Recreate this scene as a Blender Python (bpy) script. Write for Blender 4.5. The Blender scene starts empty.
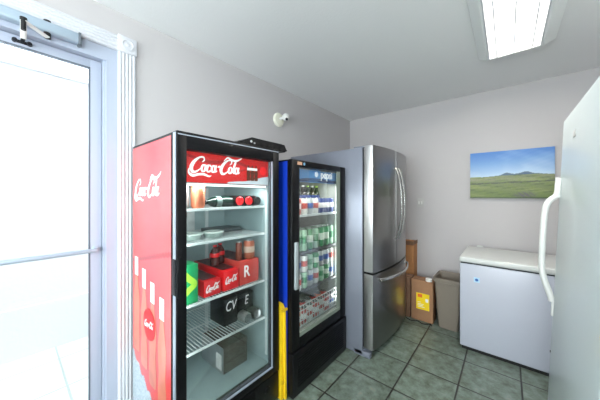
import bpy, bmesh, math, random
from mathutils import Vector, Matrix
random.seed(7)
PI = math.pi
scene = bpy.context.scene
COL = scene.collection

# ------------------------------------------------------------------ materials
def lin(c):
    return tuple((v/255/12.92 if v/255 <= .04045 else ((v/255+.055)/1.055)**2.4) for v in c)
def mat(name, rgb, rough=.5, metal=0, coat=0, spec=.5, emit=None, estr=0, bump=None, noise=None):
    m = bpy.data.materials.new(name); m.use_nodes = True
    nt = m.node_tree; b = nt.nodes['Principled BSDF']
    c = (*lin(rgb), 1)
    b.inputs['Base Color'].default_value = c
    b.inputs['Roughness'].default_value = rough
    b.inputs['Metallic'].default_value = metal
    b.inputs['Coat Weight'].default_value = coat
    b.inputs['Coat Roughness'].default_value = .06
    b.inputs['Specular IOR Level'].default_value = spec
    if emit:
        b.inputs['Emission Color'].default_value = (*lin(emit), 1)
        b.inputs['Emission Strength'].default_value = estr
    tc = nt.nodes.new('ShaderNodeTexCoord')
    if noise:      # (scale, amount)
        n = nt.nodes.new('ShaderNodeTexNoise'); n.inputs['Scale'].default_value = noise[0]; n.inputs['Detail'].default_value = 4
        nt.links.new(tc.outputs['Object'], n.inputs['Vector'])
        mx = nt.nodes.new('ShaderNodeMix'); mx.data_type = 'RGBA'; mx.blend_type = 'MULTIPLY'
        mx.inputs['A'].default_value = c
        r = nt.nodes.new('ShaderNodeMapRange'); r.inputs['To Min'].default_value = 1-noise[1]; r.inputs['To Max'].default_value = 1+noise[1]*.4
        nt.links.new(n.outputs['Fac'], r.inputs['Value'])
        nt.links.new(r.outputs['Result'], mx.inputs['B'])
        mx.inputs['Factor'].default_value = 1
        nt.links.new(mx.outputs['Result'], b.inputs['Base Color'])
    if bump:       # (scale, strength, distance[, stretch])
        n = nt.nodes.new('ShaderNodeTexNoise'); n.inputs['Scale'].default_value = bump[0]; n.inputs['Detail'].default_value = 3
        if len(bump) > 3:
            mp = nt.nodes.new('ShaderNodeMapping'); mp.inputs['Scale'].default_value = bump[3]
            nt.links.new(tc.outputs['Object'], mp.inputs['Vector']); nt.links.new(mp.outputs['Vector'], n.inputs['Vector'])
        else:
            nt.links.new(tc.outputs['Object'], n.inputs['Vector'])
        bp = nt.nodes.new('ShaderNodeBump'); bp.inputs['Strength'].default_value = bump[1]; bp.inputs['Distance'].default_value = bump[2]
        nt.links.new(n.outputs['Fac'], bp.inputs['Height']); nt.links.new(bp.outputs['Normal'], b.inputs['Normal'])
    return m
def glassmat(name, tint=(1, 1, 1), refl=1.0, rough=.02):
    m = bpy.data.materials.new(name); m.use_nodes = True
    nt = m.node_tree; nt.nodes.clear()
    out = nt.nodes.new('ShaderNodeOutputMaterial'); mix = nt.nodes.new('ShaderNodeMixShader')
    tr = nt.nodes.new('ShaderNodeBsdfTransparent'); tr.inputs['Color'].default_value = (*tint, 1)
    gl = nt.nodes.new('ShaderNodeBsdfGlossy'); gl.inputs['Roughness'].default_value = rough
    fr = nt.nodes.new('ShaderNodeFresnel'); fr.inputs['IOR'].default_value = 1.45
    ml = nt.nodes.new('ShaderNodeMath'); ml.operation = 'MULTIPLY'; ml.inputs[1].default_value = refl
    nt.links.new(fr.outputs[0], ml.inputs[0]); nt.links.new(ml.outputs[0], mix.inputs[0])
    nt.links.new(tr.outputs[0], mix.inputs[1]); nt.links.new(gl.outputs[0], mix.inputs[2])
    nt.links.new(mix.outputs[0], out.inputs['Surface'])
    return m
def attrmat(name, rough=.5, coat=0, emit=0):
    m = bpy.data.materials.new(name); m.use_nodes = True
    nt = m.node_tree; b = nt.nodes['Principled BSDF']
    a = nt.nodes.new('ShaderNodeAttribute'); a.attribute_name = 'Col'
    nt.links.new(a.outputs['Color'], b.inputs['Base Color'])
    b.inputs['Roughness'].default_value = rough; b.inputs['Coat Weight'].default_value = coat
    b.inputs['Coat Roughness'].default_value = .25
    if emit:
        nt.links.new(a.outputs['Color'], b.inputs['Emission Color']); b.inputs['Emission Strength'].default_value = emit
    return m
def tilemat(name, x0, y0, px, py, gw, tiles, grout, rough, mottle=True):
    """square tiles on a grid in world X/Y with mottled colour per tile"""
    m = bpy.data.materials.new(name); m.use_nodes = True
    nt = m.node_tree; N = nt.nodes; L = nt.links; b = N['Principled BSDF']
    geo = N.new('ShaderNodeNewGeometry'); sep = N.new('ShaderNodeSeparateXYZ'); L.new(geo.outputs['Position'], sep.inputs[0])
    def M(op, a, bb=None):
        n = N.new('ShaderNodeMath'); n.operation = op
        for i, v in enumerate((a, bb)):
            if v is None: continue
            if isinstance(v, (int, float)): n.inputs[i].default_value = v
            else: L.new(v, n.inputs[i])
        return n.outputs[0]
    sx = M('DIVIDE', M('SUBTRACT', sep.outputs[0], x0), px); sy = M('DIVIDE', M('SUBTRACT', sep.outputs[1], y0), py)
    def edge(s, p):
        f = M('FRACT', s); d = M('MINIMUM', f, M('SUBTRACT', 1.0, f)); return M('MULTIPLY', d, p)
    d = M('MINIMUM', edge(sx, px), edge(sy, py))
    r = N.new('ShaderNodeMapRange'); r.inputs['From Min'].default_value = gw*.4; r.inputs['From Max'].default_value = gw*.75
    L.new(d, r.inputs['Value'])
    cmb = N.new('ShaderNodeCombineXYZ'); L.new(M('FLOOR', sx), cmb.inputs[0]); L.new(M('FLOOR', sy), cmb.inputs[1])
    wn = N.new('ShaderNodeTexWhiteNoise'); wn.noise_dimensions = '3D'; L.new(cmb.outputs[0], wn.inputs['Vector'])
    add = N.new('ShaderNodeVectorMath'); add.operation = 'ADD'
    sc = N.new('ShaderNodeVectorMath'); sc.operation = 'SCALE'; sc.inputs['Scale'].default_value = 7
    L.new(wn.outputs['Color'], sc.inputs[0]); L.new(sc.outputs[0], add.inputs[0]); L.new(geo.outputs['Position'], add.inputs[1])
    n1 = N.new('ShaderNodeTexNoise'); n1.inputs['Scale'].default_value = 15; n1.inputs['Detail'].default_value = 8; n1.inputs['Roughness'].default_value = .7
    L.new(add.outputs[0], n1.inputs['Vector'])
    ramp = N.new('ShaderNodeValToRGB'); cr = ramp.color_ramp
    cr.elements[0].position = .3; cr.elements[0].color = (*lin(tiles[0]), 1)
    cr.elements[1].position = .72; cr.elements[1].color = (*lin(tiles[-1]), 1)
    for i, c in enumerate(tiles[1:-1]):
        e = cr.elements.new(.3+.42*(i+1)/(len(tiles)-1)); e.color = (*lin(c), 1)
    L.new(n1.outputs['Fac'], ramp.inputs[0])
    hs = N.new('ShaderNodeMix'); hs.data_type = 'RGBA'; hs.blend_type = 'MULTIPLY'; hs.inputs['Factor'].default_value = 1
    vr = N.new('ShaderNodeMapRange'); vr.inputs['To Min'].default_value = .86; vr.inputs['To Max'].default_value = 1.1
    L.new(wn.outputs['Value'], vr.inputs['Value']); L.new(ramp.outputs[0], hs.inputs['A']); L.new(vr.outputs[0], hs.inputs['B'])
    mx = N.new('ShaderNodeMix'); mx.data_type = 'RGBA'
    mx.inputs['A'].default_value = (*lin(grout), 1); L.new(hs.outputs['Result'], mx.inputs['B']); L.new(r.outputs[0], mx.inputs['Factor'])
    L.new(mx.outputs['Result'], b.inputs['Base Color']); b.inputs['Roughness'].default_value = rough
    bp = N.new('ShaderNodeBump'); bp.inputs['Distance'].default_value = .004; bp.inputs['Strength'].default_value = .6
    hh = M('ADD', r.outputs[0], M('MULTIPLY', n1.outputs['Fac'], .35)); L.new(hh, bp.inputs['Height']); L.new(bp.outputs[0], b.inputs['Normal'])
    return m

M_wall = mat('wall_paint', (188, 184, 184), .85, bump=(90, .12, .003))
M_ceil = mat('ceiling_paint', (236, 236, 236), .9, bump=(60, .25, .004))
M_floor = tilemat('slate_floor_tile', -.618, 1.752, .349, .337, .009,
                  [(66, 68, 56), (92, 101, 88), (106, 119, 108), (122, 136, 126), (146, 140, 122)], (40, 37, 32), .32)
M_extfloor = tilemat('porch_tile', -.618, .277, .45, .45, .012, [(196, 205, 201), (206, 213, 210)], (160, 168, 165), .6)
M_ext = mat('porch_wall_paint', (204, 204, 208), .9, bump=(30, .2, .01))
M_trim = mat('white_trim', (204, 205, 210), .4)
M_alu = mat('aluminium', (170, 178, 194), .4)
M_closer = mat('closer_silver', (166, 182, 196), .32, metal=.3)
M_black = mat('black_plastic', (10, 10, 13), .4, spec=.22, noise=(20, .1))
M_blackm = mat('black_matte', (16, 16, 18), .6)
M_blackg = mat('black_gloss', (10, 10, 13), .3, spec=.3)
M_darkmetal = mat('dark_metal', (45, 45, 50), .35, metal=.7)
M_gasket = mat('gasket', (30, 32, 36), .7)
M_silver = mat('silver_edge', (178, 188, 202), .3, metal=.55)
M_chrome = mat('chrome', (215, 215, 218), .16, metal=1)
M_steel = mat('brushed_steel', (142, 141, 140), .28, metal=1, bump=(6, .035, .0015, (60, 60, .6)))
M_steelh = mat('handle_steel', (205, 203, 200), .22, metal=1)
M_fside = mat('fridge_side_grey', (126, 130, 142), .33, metal=.25, bump=(300, .06, .001))
M_liner = mat('cooler_liner', (156, 176, 178), .45)
M_linerc = mat('cooler_liner_cream', (158, 163, 156), .45)
M_wire = mat('shelf_wire_white', (205, 212, 212), .35)
M_wireb = mat('shelf_wire_dark', (60, 64, 66), .4, metal=.5)
M_blue = mat('blue_side', (14, 52, 168), .35)
M_yellow = mat('yellow_plastic', (236, 196, 28), .42)
M_appl = mat('white_enamel', (208, 219, 220), .36, coat=.25, bump=(120, .03, .001))
M_chest = mat('chest_enamel', (182, 185, 197), .35, coat=.2, bump=(120, .03, .001))
M_chlid = mat('chest_lid', (202, 203, 200), .4)
M_card = mat('cardboard', (158, 116, 84), .8, noise=(14, .18))
M_cardd = mat('cardboard_dark', (124, 92, 70), .8, noise=(14, .2))
M_bin = mat('taupe_plastic', (126, 116, 104), .5)
M_white = mat('white_plastic', (226, 226, 222), .35)
M_glass = glassmat('cooler_glass', (.96, .985, .98), .4)
M_dglass = glassmat('door_glass', (.93, .96, .96), .8)
M_red = mat('cola_red', (206, 22, 28), .35)
M_redc = mat('carton_red', (200, 24, 30), .4)
M_sign = mat('sign_red', (205, 24, 26), .3, emit=(205, 26, 26), estr=.22)
M_signw = mat('sign_white', (240, 240, 240), .4, emit=(240, 240, 240), estr=.25)
M_print_w = mat('print_white', (240, 236, 236), .4)
M_pale = mat('print_ice', (205, 215, 222), .4, emit=(205, 215, 222), estr=.15)
M_brown = mat('cola_brown', (56, 22, 14), .2)
M_printb = mat('print_bottle', (216, 120, 92), .35, noise=(12, .35), coat=.7)
M_black_can = mat('black_can', (20, 18, 20), .3, metal=.2)
M_lid = mat('can_lid', (190, 192, 195), .25, metal=.9)
M_green = mat('green_carton', (22, 140, 84), .4)
M_lime = mat('lime_print', (150, 200, 60), .4)
M_clear = glassmat('clear_film', (.8, .86, .84), 1.6, .12)
M_dgreen = mat('dark_green_glass', (16, 34, 28), .12)
M_ps_banner = mat('blue_banner', (70, 130, 185), .3, emit=(60, 120, 180), estr=.15)

# ------------------------------------------------------------------ mesh building
class MB:
    def __init__(self): self.bm = bmesh.new()
    def _xf(self, vs, m):
        if m is not None:
            for v in vs: v.co = m @ v.co
    def box(self, x0, x1, y0, y1, z0, z1, bev=0, seg=2, m=None):
        r = bmesh.ops.create_cube(self.bm, size=1)
        vs = r['verts']
        for v in vs:
            v.co = Vector(((x0+x1)/2+v.co.x*(x1-x0), (y0+y1)/2+v.co.y*(y1-y0), (z0+z1)/2+v.co.z*(z1-z0)))
        if bev:
            es = list({e for v in vs for e in v.link_edges})
            r = bmesh.ops.bevel(self.bm, geom=es, offset=bev, segments=seg, affect='EDGES', profile=.5)
            vs = list({v for f in r['faces'] for v in f.verts} | {v for v in vs if v.is_valid})
        self._xf(vs, m); return self
    def cyl(self, p0, p1, r, r2=None, n=16):
        p0 = Vector(p0); p1 = Vector(p1); d = p1-p0
        q = d.to_track_quat('Z', 'Y').to_matrix().to_4x4(); q.translation = (p0+p1)/2
        bmesh.ops.create_cone(self.bm, cap_ends=True, segments=n, radius1=r, radius2=r if r2 is None else r2, depth=d.length, matrix=q); return self
    def sphere(self, c, r, n=16, s=(1, 1, 1)):
        m = Matrix.Translation(Vector(c)) @ Matrix.Diagonal((*s, 1))
        bmesh.ops.create_uvsphere(self.bm, u_segments=n, v_segments=n//2, radius=r, matrix=m); return self
    def lathe(self, prof, c=(0, 0, 0), n=24, axis='Z'):
        rings = []
        c = Vector(c)
        for (r, z) in prof:
            ring = []
            for i in range(n):
                a = 2*PI*i/n
                p = (r*math.cos(a), r*math.sin(a), z)
                if axis == 'X': p = (p[2], p[0], p[1])
                if axis == 'Y': p = (p[1], p[2], p[0])
                ring.append(self.bm.verts.new(c+Vector(p)))
            rings.append(ring)
        for a, b in zip(rings, rings[1:]):
            for i in range(n):
                j = (i+1) % n
                self.bm.faces.new((a[i], a[j], b[j], b[i]))
        self.bm.faces.new(list(reversed(rings[0]))); self.bm.faces.new(rings[-1])
        return self
    def prism(self, pts, ext):
        """closed polygon (3D points) extruded by the vector ext"""
        e = Vector(ext)
        a = [self.bm.verts.new(Vector(p)) for p in pts]; b = [self.bm.verts.new(Vector(p)+e) for p in pts]
        n = len(pts)
        self.bm.faces.new(a); self.bm.faces.new(list(reversed(b)))
        for i in range(n): self.bm.faces.new((a[i], b[i], b[(i+1) % n], a[(i+1) % n]))
        return self
    def tube(self, pts, ra, rb=None, n=12, up=(0, 1, 0)):
        """swept ellipse; ra along the side vector, rb along the other"""
        rb = ra if rb is None else rb; P = [Vector(p) for p in pts]; rings = []
        for i, p in enumerate(P):
            t = (P[min(i+1, len(P)-1)]-P[max(i-1, 0)]).normalized()
            s = Vector(up); s = (s-t*s.dot(t)).normalized(); o = t.cross(s)
            rings.append([self.bm.verts.new(p+s*ra*math.cos(2*PI*k/n)+o*rb*math.sin(2*PI*k/n)) for k in range(n)])
        for a, b in zip(rings, rings[1:]):
            for k in range(n): self.bm.faces.new((a[k], a[(k+1) % n], b[(k+1) % n], b[k]))
        self.bm.faces.new(list(reversed(rings[0]))); self.bm.faces.new(rings[-1]); return self
    def strokes(self, S, f, thick):
        """S: strokes of (x, y, width); f maps (x, y, h) to a 3D point"""
        for st in S:
            pts = spline(st, 8); L = []
            for i, (x, y, w) in enumerate(pts):
                a = pts[max(i-1, 0)]; b = pts[min(i+1, len(pts)-1)]
                dx, dy = b[0]-a[0], b[1]-a[1]; l = math.hypot(dx, dy) or 1
                nx, ny = -dy/l, dx/l
                q = []
                for s, h in ((1, 0), (-1, 0), (-1, 1), (1, 1)):
                    q.append(self.bm.verts.new(Vector(f(x+nx*w/2*s, y+ny*w/2*s, thick*h))))
                L.append(q)
            for a, b in zip(L, L[1:]):
                for k in range(4): self.bm.faces.new((a[k], a[(k+1) % 4], b[(k+1) % 4], b[k]))
            self.bm.faces.new(list(reversed(L[0]))); self.bm.faces.new(L[-1])
        return self
    def build(self, name, m, parent=None, smooth=True, origin=None):
        bm = self.bm
        bmesh.ops.recalc_face_normals(bm, faces=bm.faces)
        if parent is not None: o0 = worldloc(parent)
        elif origin is not None: o0 = Vector(origin)
        else:
            xs = [v.co for v in bm.verts]
            o0 = Vector(((min(v.x for v in xs)+max(v.x for v in xs))/2, (min(v.y for v in xs)+max(v.y for v in xs))/2, min(v.z for v in xs)))
        for v in bm.verts: v.co -= o0
        me = bpy.data.meshes.new(name); bm.to_mesh(me); bm.free()
        if smooth:
            for p in me.polygons: p.use_smooth = True
            try: me.set_sharp_from_angle(angle=math.radians(35))
            except Exception: pass
        me.materials.append(m)
        o = bpy.data.objects.new(name, me); COL.objects.link(o)
        if parent is not None: o.parent = parent
        else: o.location = o0
        return o
def worldloc(o):
    v = Vector((0, 0, 0))
    while o is not None: v += o.location; o = o.parent
    return v
def spline(st, k):
    out = []; n = len(st)
    for i in range(n-1):
        p0 = st[max(i-1, 0)]; p1 = st[i]; p2 = st[i+1]; p3 = st[min(i+2, n-1)]
        for j in range(k):
            t = j/k
            out.append(tuple(.5*((2*p1[a])+(-p0[a]+p2[a])*t+(2*p0[a]-5*p1[a]+4*p2[a]-p3[a])*t*t+(-p0[a]+3*p1[a]-3*p2[a]+p3[a])*t**3) for a in range(3)))
    out.append(tuple(st[-1])); return out
def tag(o, label, cat, group=None):
    o['label'] = label; o['category'] = cat
    if group: o['group'] = group
    return o
def thing(name, loc, label, cat, group=None):
    o = bpy.data.objects.new(name, None); COL.objects.link(o); o.location = loc; o.empty_display_size = .05
    return tag(o, label, cat, group)
def struct(name, mb, m, parent=None, smooth=False):
    o = mb.build(name, m, parent, smooth=smooth)
    if parent is None: o['kind'] = 'structure'
    return o
def copy_tree(o, loc, label, rot=None, mats=None, parent=None, group=None):
    c = o.copy(); COL.objects.link(c); c.parent = parent
    if parent is None:
        c.location = loc; c['label'] = label
        if group: c['group'] = group
        if rot: c.rotation_euler = rot
    for ch in o.children: copy_tree(ch, None, None, None, mats, c)
    if mats and c.data is not None:
        base = c.name.split('.')[0]
        if base in mats:
            for s in c.material_slots: s.link = 'OBJECT'; s.material = mats[base]
    return c
def text_mesh(name, s, size, m, parent, origin, ux, uy, thick=.0015, sx=1, shear=0, bold=0):
    cu = bpy.data.curves.new(name, 'FONT'); cu.body = s; cu.size = size; cu.align_x = 'CENTER'; cu.align_y = 'CENTER'; cu.extrude = thick/2
    cu.shear = shear; cu.offset = bold
    tmp = bpy.data.objects.new('tmp', cu); COL.objects.link(tmp)
    dg = bpy.context.evaluated_depsgraph_get(); dg.update()
    me = bpy.data.meshes.new_from_object(tmp.evaluated_get(dg)); bpy.data.objects.remove(tmp)
    ux = Vector(ux); uy = Vector(uy); uz = ux.cross(uy); o0 = worldloc(parent); og = Vector(origin)
    for v in me.vertices:
        c = v.co.copy(); v.co = og+ux*c.x*sx+uy*c.y+uz*c.z-o0
    me.name = name; me.materials.clear(); me.materials.append(m)
    o = bpy.data.objects.new(name, me); COL.objects.link(o); o.parent = parent; return o

def ell(cx, cy, rx, ry, w, a0=60, a1=420, n=12):
    return [(cx+rx*math.cos(math.radians(a0+(a1-a0)*i/n)), cy+ry*math.sin(math.radians(a0+(a1-a0)*i/n)), w*(.55+.75*abs(math.cos(math.radians(a0+(a1-a0)*i/n))))) for i in range(n+1)]
def cola_script():
    S = []
    def C(dx, swash):
        S.append([(dx+2.25, 1.95, .07), (dx+2.6, 2.3, .2), (dx+2.35, 2.72, .2), (dx+1.6, 2.6, .24), (dx+.85, 1.95, .4), (dx+.5, 1.15, .52), (dx+.75, .5, .42), (dx+1.35, .4, .26), (dx+2.0, .8, .14), (dx+2.3, 1.2, .07)])
    C(0, 0)
    S.append([(.15, .9, .1), (.25, .25, .28), (1.0, -.15, .34), (2.0, .05, .3), (3.0, .12, .3), (4.0, -.15, .22), (4.5, -.02, .06)])
    S.append(ell(2.75, 1.05, .36, .52, .27)); S.append([(2.95, 1.6, .08), (3.2, 1.5, .1), (3.5, 1.6, .08)])
    S.append(ell(3.8, 1.05, .38, .52, .27, 40, 320)); S.append([(4.05, .65, .1), (4.3, .9, .08)])
    S.append(ell(4.7, 1.05, .36, .52, .27)); S.append([(5.15, 1.65, .22), (5.1, 1.1, .26), (5.15, .65, .22), (5.5, .8, .08)])
    S.append([(5.45, 1.35, .1), (5.8, 1.5, .26), (6.2, 1.42, .1)])
    C(5.75, 1)
    S.append([(6.6, 2.5, .1), (7.3, 3.1, .24), (8.3, 2.8, .32), (9.3, 2.75, .3), (10.2, 3.1, .2), (10.6, 3.45, .06)])
    S.append(ell(8.3, 1.05, .36, .52, .27))
    S.append([(8.6, .8, .1), (9.0, 1.4, .16), (9.3, 2.3, .18), (9.2, 2.6, .14), (9.0, 2.0, .22), (9.0, 1.0, .28), (9.15, .6, .18), (9.4, .8, .08)])
    S.append(ell(9.75, 1.05, .36, .52, .27)); S.append([(10.2, 1.65, .22), (10.15, 1.1, .26), (10.2, .65, .22), (10.6, .85, .08)])
    return [[(x+.22*y, y, w) for (x, y, w) in st] for st in S]
COLA = cola_script(); COLA_W = 11.2

def grid_mesh(name, f, n, m, colfn, m_, parent):
    """n x m grid; f(u, v) gives points, colfn(u, v) gives sRGB colours"""
    vs = []; cs = []
    for j in range(m+1):
        for i in range(n+1):
            vs.append(f(i/n, j/m)); cs.append((*lin(colfn(i/n, j/m)), 1))
    fs = [(j*(n+1)+i, j*(n+1)+i+1, (j+1)*(n+1)+i+1, (j+1)*(n+1)+i) for j in range(m) for i in range(n)]
    o0 = worldloc(parent) if parent else Vector((0, 0, 0))
    me = bpy.data.meshes.new(name); me.from_pydata([tuple(Vector(v)-o0) for v in vs], [], fs)
    at = me.color_attributes.new('Col', 'FLOAT_COLOR', 'POINT')
    for i, c in enumerate(cs): at.data[i].color = c
    me.materials.append(m_); o = bpy.data.objects.new(name, me); COL.objects.link(o); o.parent = parent; return o

# ------------------------------------------------------------------ room shell
WX, EX, BY, NY, CH = -1.82, 1.02, 3.335, -2.4, 2.49
DY0, DY1, DH = -.62, .433, 2.25        # door opening
struct('floor', MB().box(WX-.17, EX+.1, NY-.1, BY+.1, -.08, 0), M_floor)
struct('ceiling', MB().box(WX-.15, EX+.1, NY-.1, BY+.1, CH, CH+.08), M_ceil)
w = MB(); w.box(WX-.15, WX, DY1, BY+.1, 0, CH); w.box(WX-.15, WX, NY-.1, DY0, 0, CH); w.box(WX-.15, WX, DY0, DY1, DH, CH)
struct('wall_left', w, M_wall)
struct('wall_back', MB().box(WX, EX+.1, BY, BY+.1, 0, CH), M_wall)
rw = MB(); rw.box(EX, EX+.1, NY, -1.9, 0, CH); rw.box(EX, EX+.1, -.3, BY, 0, CH); rw.box(EX, EX+.1, -1.9, -.3, 0, .75); rw.box(EX, EX+.1, -1.9, -.3, 2.1, CH)
struct('wall_right', rw, M_wall)
wr = MB(); wr.box(EX-.01, EX+.08, -1.9, -1.84, .75, 2.1); wr.box(EX-.01, EX+.08, -.36, -.3, .75, 2.1); wr.box(EX-.01, EX+.08, -1.84, -.36, 2.04, 2.1); wr.box(EX-.01, EX+.08, -1.84, -.36, .75, .81)
add_win2 = struct('added_window_2', wr, M_trim)  # unseen window, added to brighten the left wall and coolers
MB().box(EX+.035, EX+.04, -1.84, -.36, .81, 2.04).build('added_window_pane', M_dglass, add_win2)
nw = MB(); nw.box(WX, -1.5, NY-.1, NY, 0, CH); nw.box(.7, EX+.1, NY-.1, NY, 0, CH); nw.box(-1.5, .7, NY-.1, NY, 0, .75); nw.box(-1.5, .7, NY-.1, NY, 2.2, CH)
struct('wall_near', nw, M_wall)
wn = MB(); wn.box(-1.5, -1.44, NY-.08, NY+.01, .75, 2.2); wn.box(.64, .7, NY-.08, NY+.01, .75, 2.2); wn.box(-1.44, .64, NY-.08, NY+.01, 2.14, 2.2); wn.box(-1.44, .64, NY-.08, NY+.01, .75, .81); wn.box(-.43, -.37, NY-.08, NY, .81, 2.14)
add_win = struct('added_window_1', wn, M_trim)  # window behind the camera, added so fill light can enter
MB().box(-1.44, .64, NY-.045, NY-.04, .81, 2.14).build('added_window_pane', M_dglass, add_win)
# porch beyond the glass door
struct('floor_porch', MB().box(-6.5, WX-.17, -5, 5, -.08, 0), M_extfloor)
pw = MB(); pw.box(-3.3, -3.14, -5, 5, 0, 2.45); pw.box(-3.32, -3.1, -5, 5, 2.45, 2.5); pw.box(-3.14, -3.11, -5, 5, 0, .42)
struct('wall_porch', pw, M_ext)

# fluted casing
def fluted_v(y0, y1, z0, z1):
    b = MB(); X = WX; b.box(X, X+.012, y0, y1, z0, z1)
    n = 5; w_ = (y1-y0)/n
    for i in range(n):
        c = y0+w_*(i+.5); b.cyl((X+.010, c, z0), (X+.010, c, z1), w_*.42, n=14)
    return b
tr = struct('trim_1', fluted_v(DY1, DY1+.092, 0, DH), M_trim, smooth=True)
tr = struct('trim_2', fluted_v(DY0-.092, DY0, 0, DH), M_trim, smooth=True)
b = MB(); b.box(WX, WX+.012, DY0, DY1, DH, DH+.092)
for i in range(5):
    c = DH+.0184*(i+.5); b.cyl((WX+.010, DY0, c), (WX+.010, DY1, c), .0077, n=14)
struct('trim_3', b, M_trim, smooth=True)
for k, y0 in ((4, DY1-.003), (5, DY0-.095)):
    b = MB(); b.box(WX, WX+.024, y0, y0+.098, DH-.003, DH+.097, bev=.003)
    b.lathe([(.036, 0), (.036, .004), (.028, .006), (.024, .002), (.012, .002), (.008, .006), (.001, .007)], (WX+.023, y0+.049, DH+.047), 28, 'X')
    struct('trim_%d' % k, b, M_trim, smooth=True)
# aluminium frame and glass door leaf
fr = MB(); fr.box(WX-.10, WX-.004, DY1-.055, DY1, 0, DH); fr.box(WX-.10, WX-.004, DY0, DY0+.055, 0, DH)
fr.box(WX-.10, WX-.004, DY0+.055, DY1-.055, DH-.08, DH)
fr.box(WX-.10, WX-.02, DY1-.067, DY1-.055, 0, DH-.08); fr.box(WX-.12, WX-.09, DY0, DY1, 0, .015)
struct('trim_6', fr, M_alu)
leafY0, leafY1, leafZ = DY0+.06, DY1-.069, DH-.085
L = MB(); X0, X1 = WX-.085, WX-.045
L.box(X0, X1, leafY1-.055, leafY1, .02, leafZ, .003); L.box(X0, X1, leafY0, leafY0+.055, .02, leafZ, .003)
L.box(X0, X1, leafY0+.055, leafY1-.055, leafZ-.05, leafZ, .003); L.box(X0, X1, leafY0+.055, leafY1-.055, .02, .12, .003)
leaf = struct('door_1', L, M_alu, smooth=True)
leaf.name = 'door_1'
g = MB(); g.box((X0+X1)/2-.003, (X0+X1)/2+.003, leafY0+.05, leafY1-.05, .11, leafZ-.045); g.build('door_glass', M_dglass, leaf)
g = MB(); g.box(X1-.006, X1+.001, leafY1-.061, leafY1-.053, .118, leafZ-.048); g.box(X1-.006, X1+.001, leafY0+.053, leafY1-.053, leafZ-.054, leafZ-.048)
g.build('glazing_bead', mat('bead_slate', (96, 104, 116), .5), leaf)
h = MB(); zb = 1.05; h.tube([(X1+.045, leafY0+.03, zb), (X1+.045, leafY1-.03, zb)], .012, n=14, up=(0, 0, 1))
for y in (leafY0+.03, leafY1-.03): h.cyl((X1, y, zb), (X1+.045, y, zb), .013); h.lathe([(.02, 0), (.02, .006), (.014, .01)], (X1, y, zb), 20, 'X')
h.build('push_bar', M_closer, leaf)
# door closer
cl = thing('door_closer', (WX, .1, 2.2), 'silver overhead closer with a jointed arm, fixed above the glass door', 'door closer')
cX = WX-.004
b = MB(); b.box(cX, cX+.05, -.20, .255, 2.195, 2.25, .012, 3); b.build('closer_body', M_closer, cl)
for ye in (.247, -.215): MB().box(cX-.001, cX+.053, ye, ye+.012, 2.19, 2.252, .003).build('end_cap', mat('cap_grey', (96, 104, 112), .4), cl)
b = MB(); b.cyl((cX+.03, .13, 2.17), (cX+.03, .13, 2.258), .014); b.build('spindle', M_blackm, cl)
aw = MB(); p0 = Vector((cX+.035, .13, 2.172)); p1 = Vector((cX+.11, .047, 2.178)); 
aw.tube([p0, p1], .013, .004, up=(0, .7, 0)); aw.tube([p1, (cX+.0, .05, 2.14)], .011, .004, up=(0, 1, 0)); aw.build('closer_arm', M_white, cl)
b = MB(); b.cyl((cX+.11, .047, 2.135), (cX+.11, .047, 2.185), .009); b.cyl((cX+.11, .047, 2.18), (cX+.11, .047, 2.192), .012); b.build('arm_pivot', M_blackm, cl)
b = MB(); b.box(X1, X1+.012, .012, .082, 2.128, 2.142, .004); b.cyl((X1+.01, .047, 2.135), (X1+.045, .05, 2.142), .008); b.cyl((X1, .022, 2.135), (X1+.02, .022, 2.135), .009); b.cyl((X1, .072, 2.135), (X1+.02, .072, 2.135), .009)
b.build('foot_bracket', M_darkmetal, cl)

# ------------------------------------------------------------------ ceiling light
cx0, cx1, cy0, cy1 = -.178, .267, 1.22, 2.475
lx0, lx1, ly0, ly1 = -.110, .188, 1.27, 2.435; lz = 2.432
ft = thing('ceiling_light', ((cx0+cx1)/2, (cy0+cy1)/2, lz), 'bright rectangular fluorescent light with white sloped rim on the ceiling', 'ceiling light')
b = MB()
def fq(a): return [b.bm.verts.new(p) for p in a]
o4 = fq([(cx0, cy0, CH), (cx1, cy0, CH), (cx1, cy1, CH), (cx0, cy1, CH)])
m4 = fq([(cx0+.006, cy0+.006, CH-.022), (cx1-.006, cy0+.006, CH-.022), (cx1-.006, cy1-.006, CH-.022), (cx0+.006, cy1-.006, CH-.022)])
i4 = fq([(lx0-.012, ly0-.012, lz), (lx1+.012, ly0-.012, lz), (lx1+.012, ly1+.012, lz), (lx0-.012, ly1+.012, lz)])
n4 = fq([(lx0, ly0, lz+.003), (lx1, ly0, lz+.003), (lx1, ly1, lz+.003), (lx0, ly1, lz+.003)])
t4 = fq([(lx0, ly0, CH), (lx1, ly0, CH), (lx1, ly1, CH), (lx0, ly1, CH)])
for A, B in ((o4, m4), (m4, i4), (i4, n4), (n4, t4)):
    for k in range(4): b.bm.faces.new((A[k], A[(k+1) % 4], B[(k+1) % 4], B[k]))
b.build('fixture_rim', mat('fixture_white', (240, 243, 242), .35), ft, smooth=False)
M_lens = mat('lens', (250, 250, 245), .5, emit=(255, 252, 240), estr=.55)
_n = M_lens.node_tree; _mx = _n.nodes.new('ShaderNodeMixShader'); _tp = _n.nodes.new('ShaderNodeBsdfTransparent'); _mx.inputs[0].default_value = .55
_n.links.new(_tp.outputs[0], _mx.inputs[1]); _n.links.new(_n.nodes['Principled BSDF'].outputs[0], _mx.inputs[2]); _n.links.new(_mx.outputs[0], _n.nodes['Material Output'].inputs['Surface'])
M_tube = mat('fluorescent_tube', (255, 255, 255), .5, emit=(255, 255, 250), estr=3)
LENS = MB().box(lx0+.001, lx1-.001, ly0+.001, ly1-.001, lz+.004, lz+.008)
LENS.build('diffuser', M_lens, ft)
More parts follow.
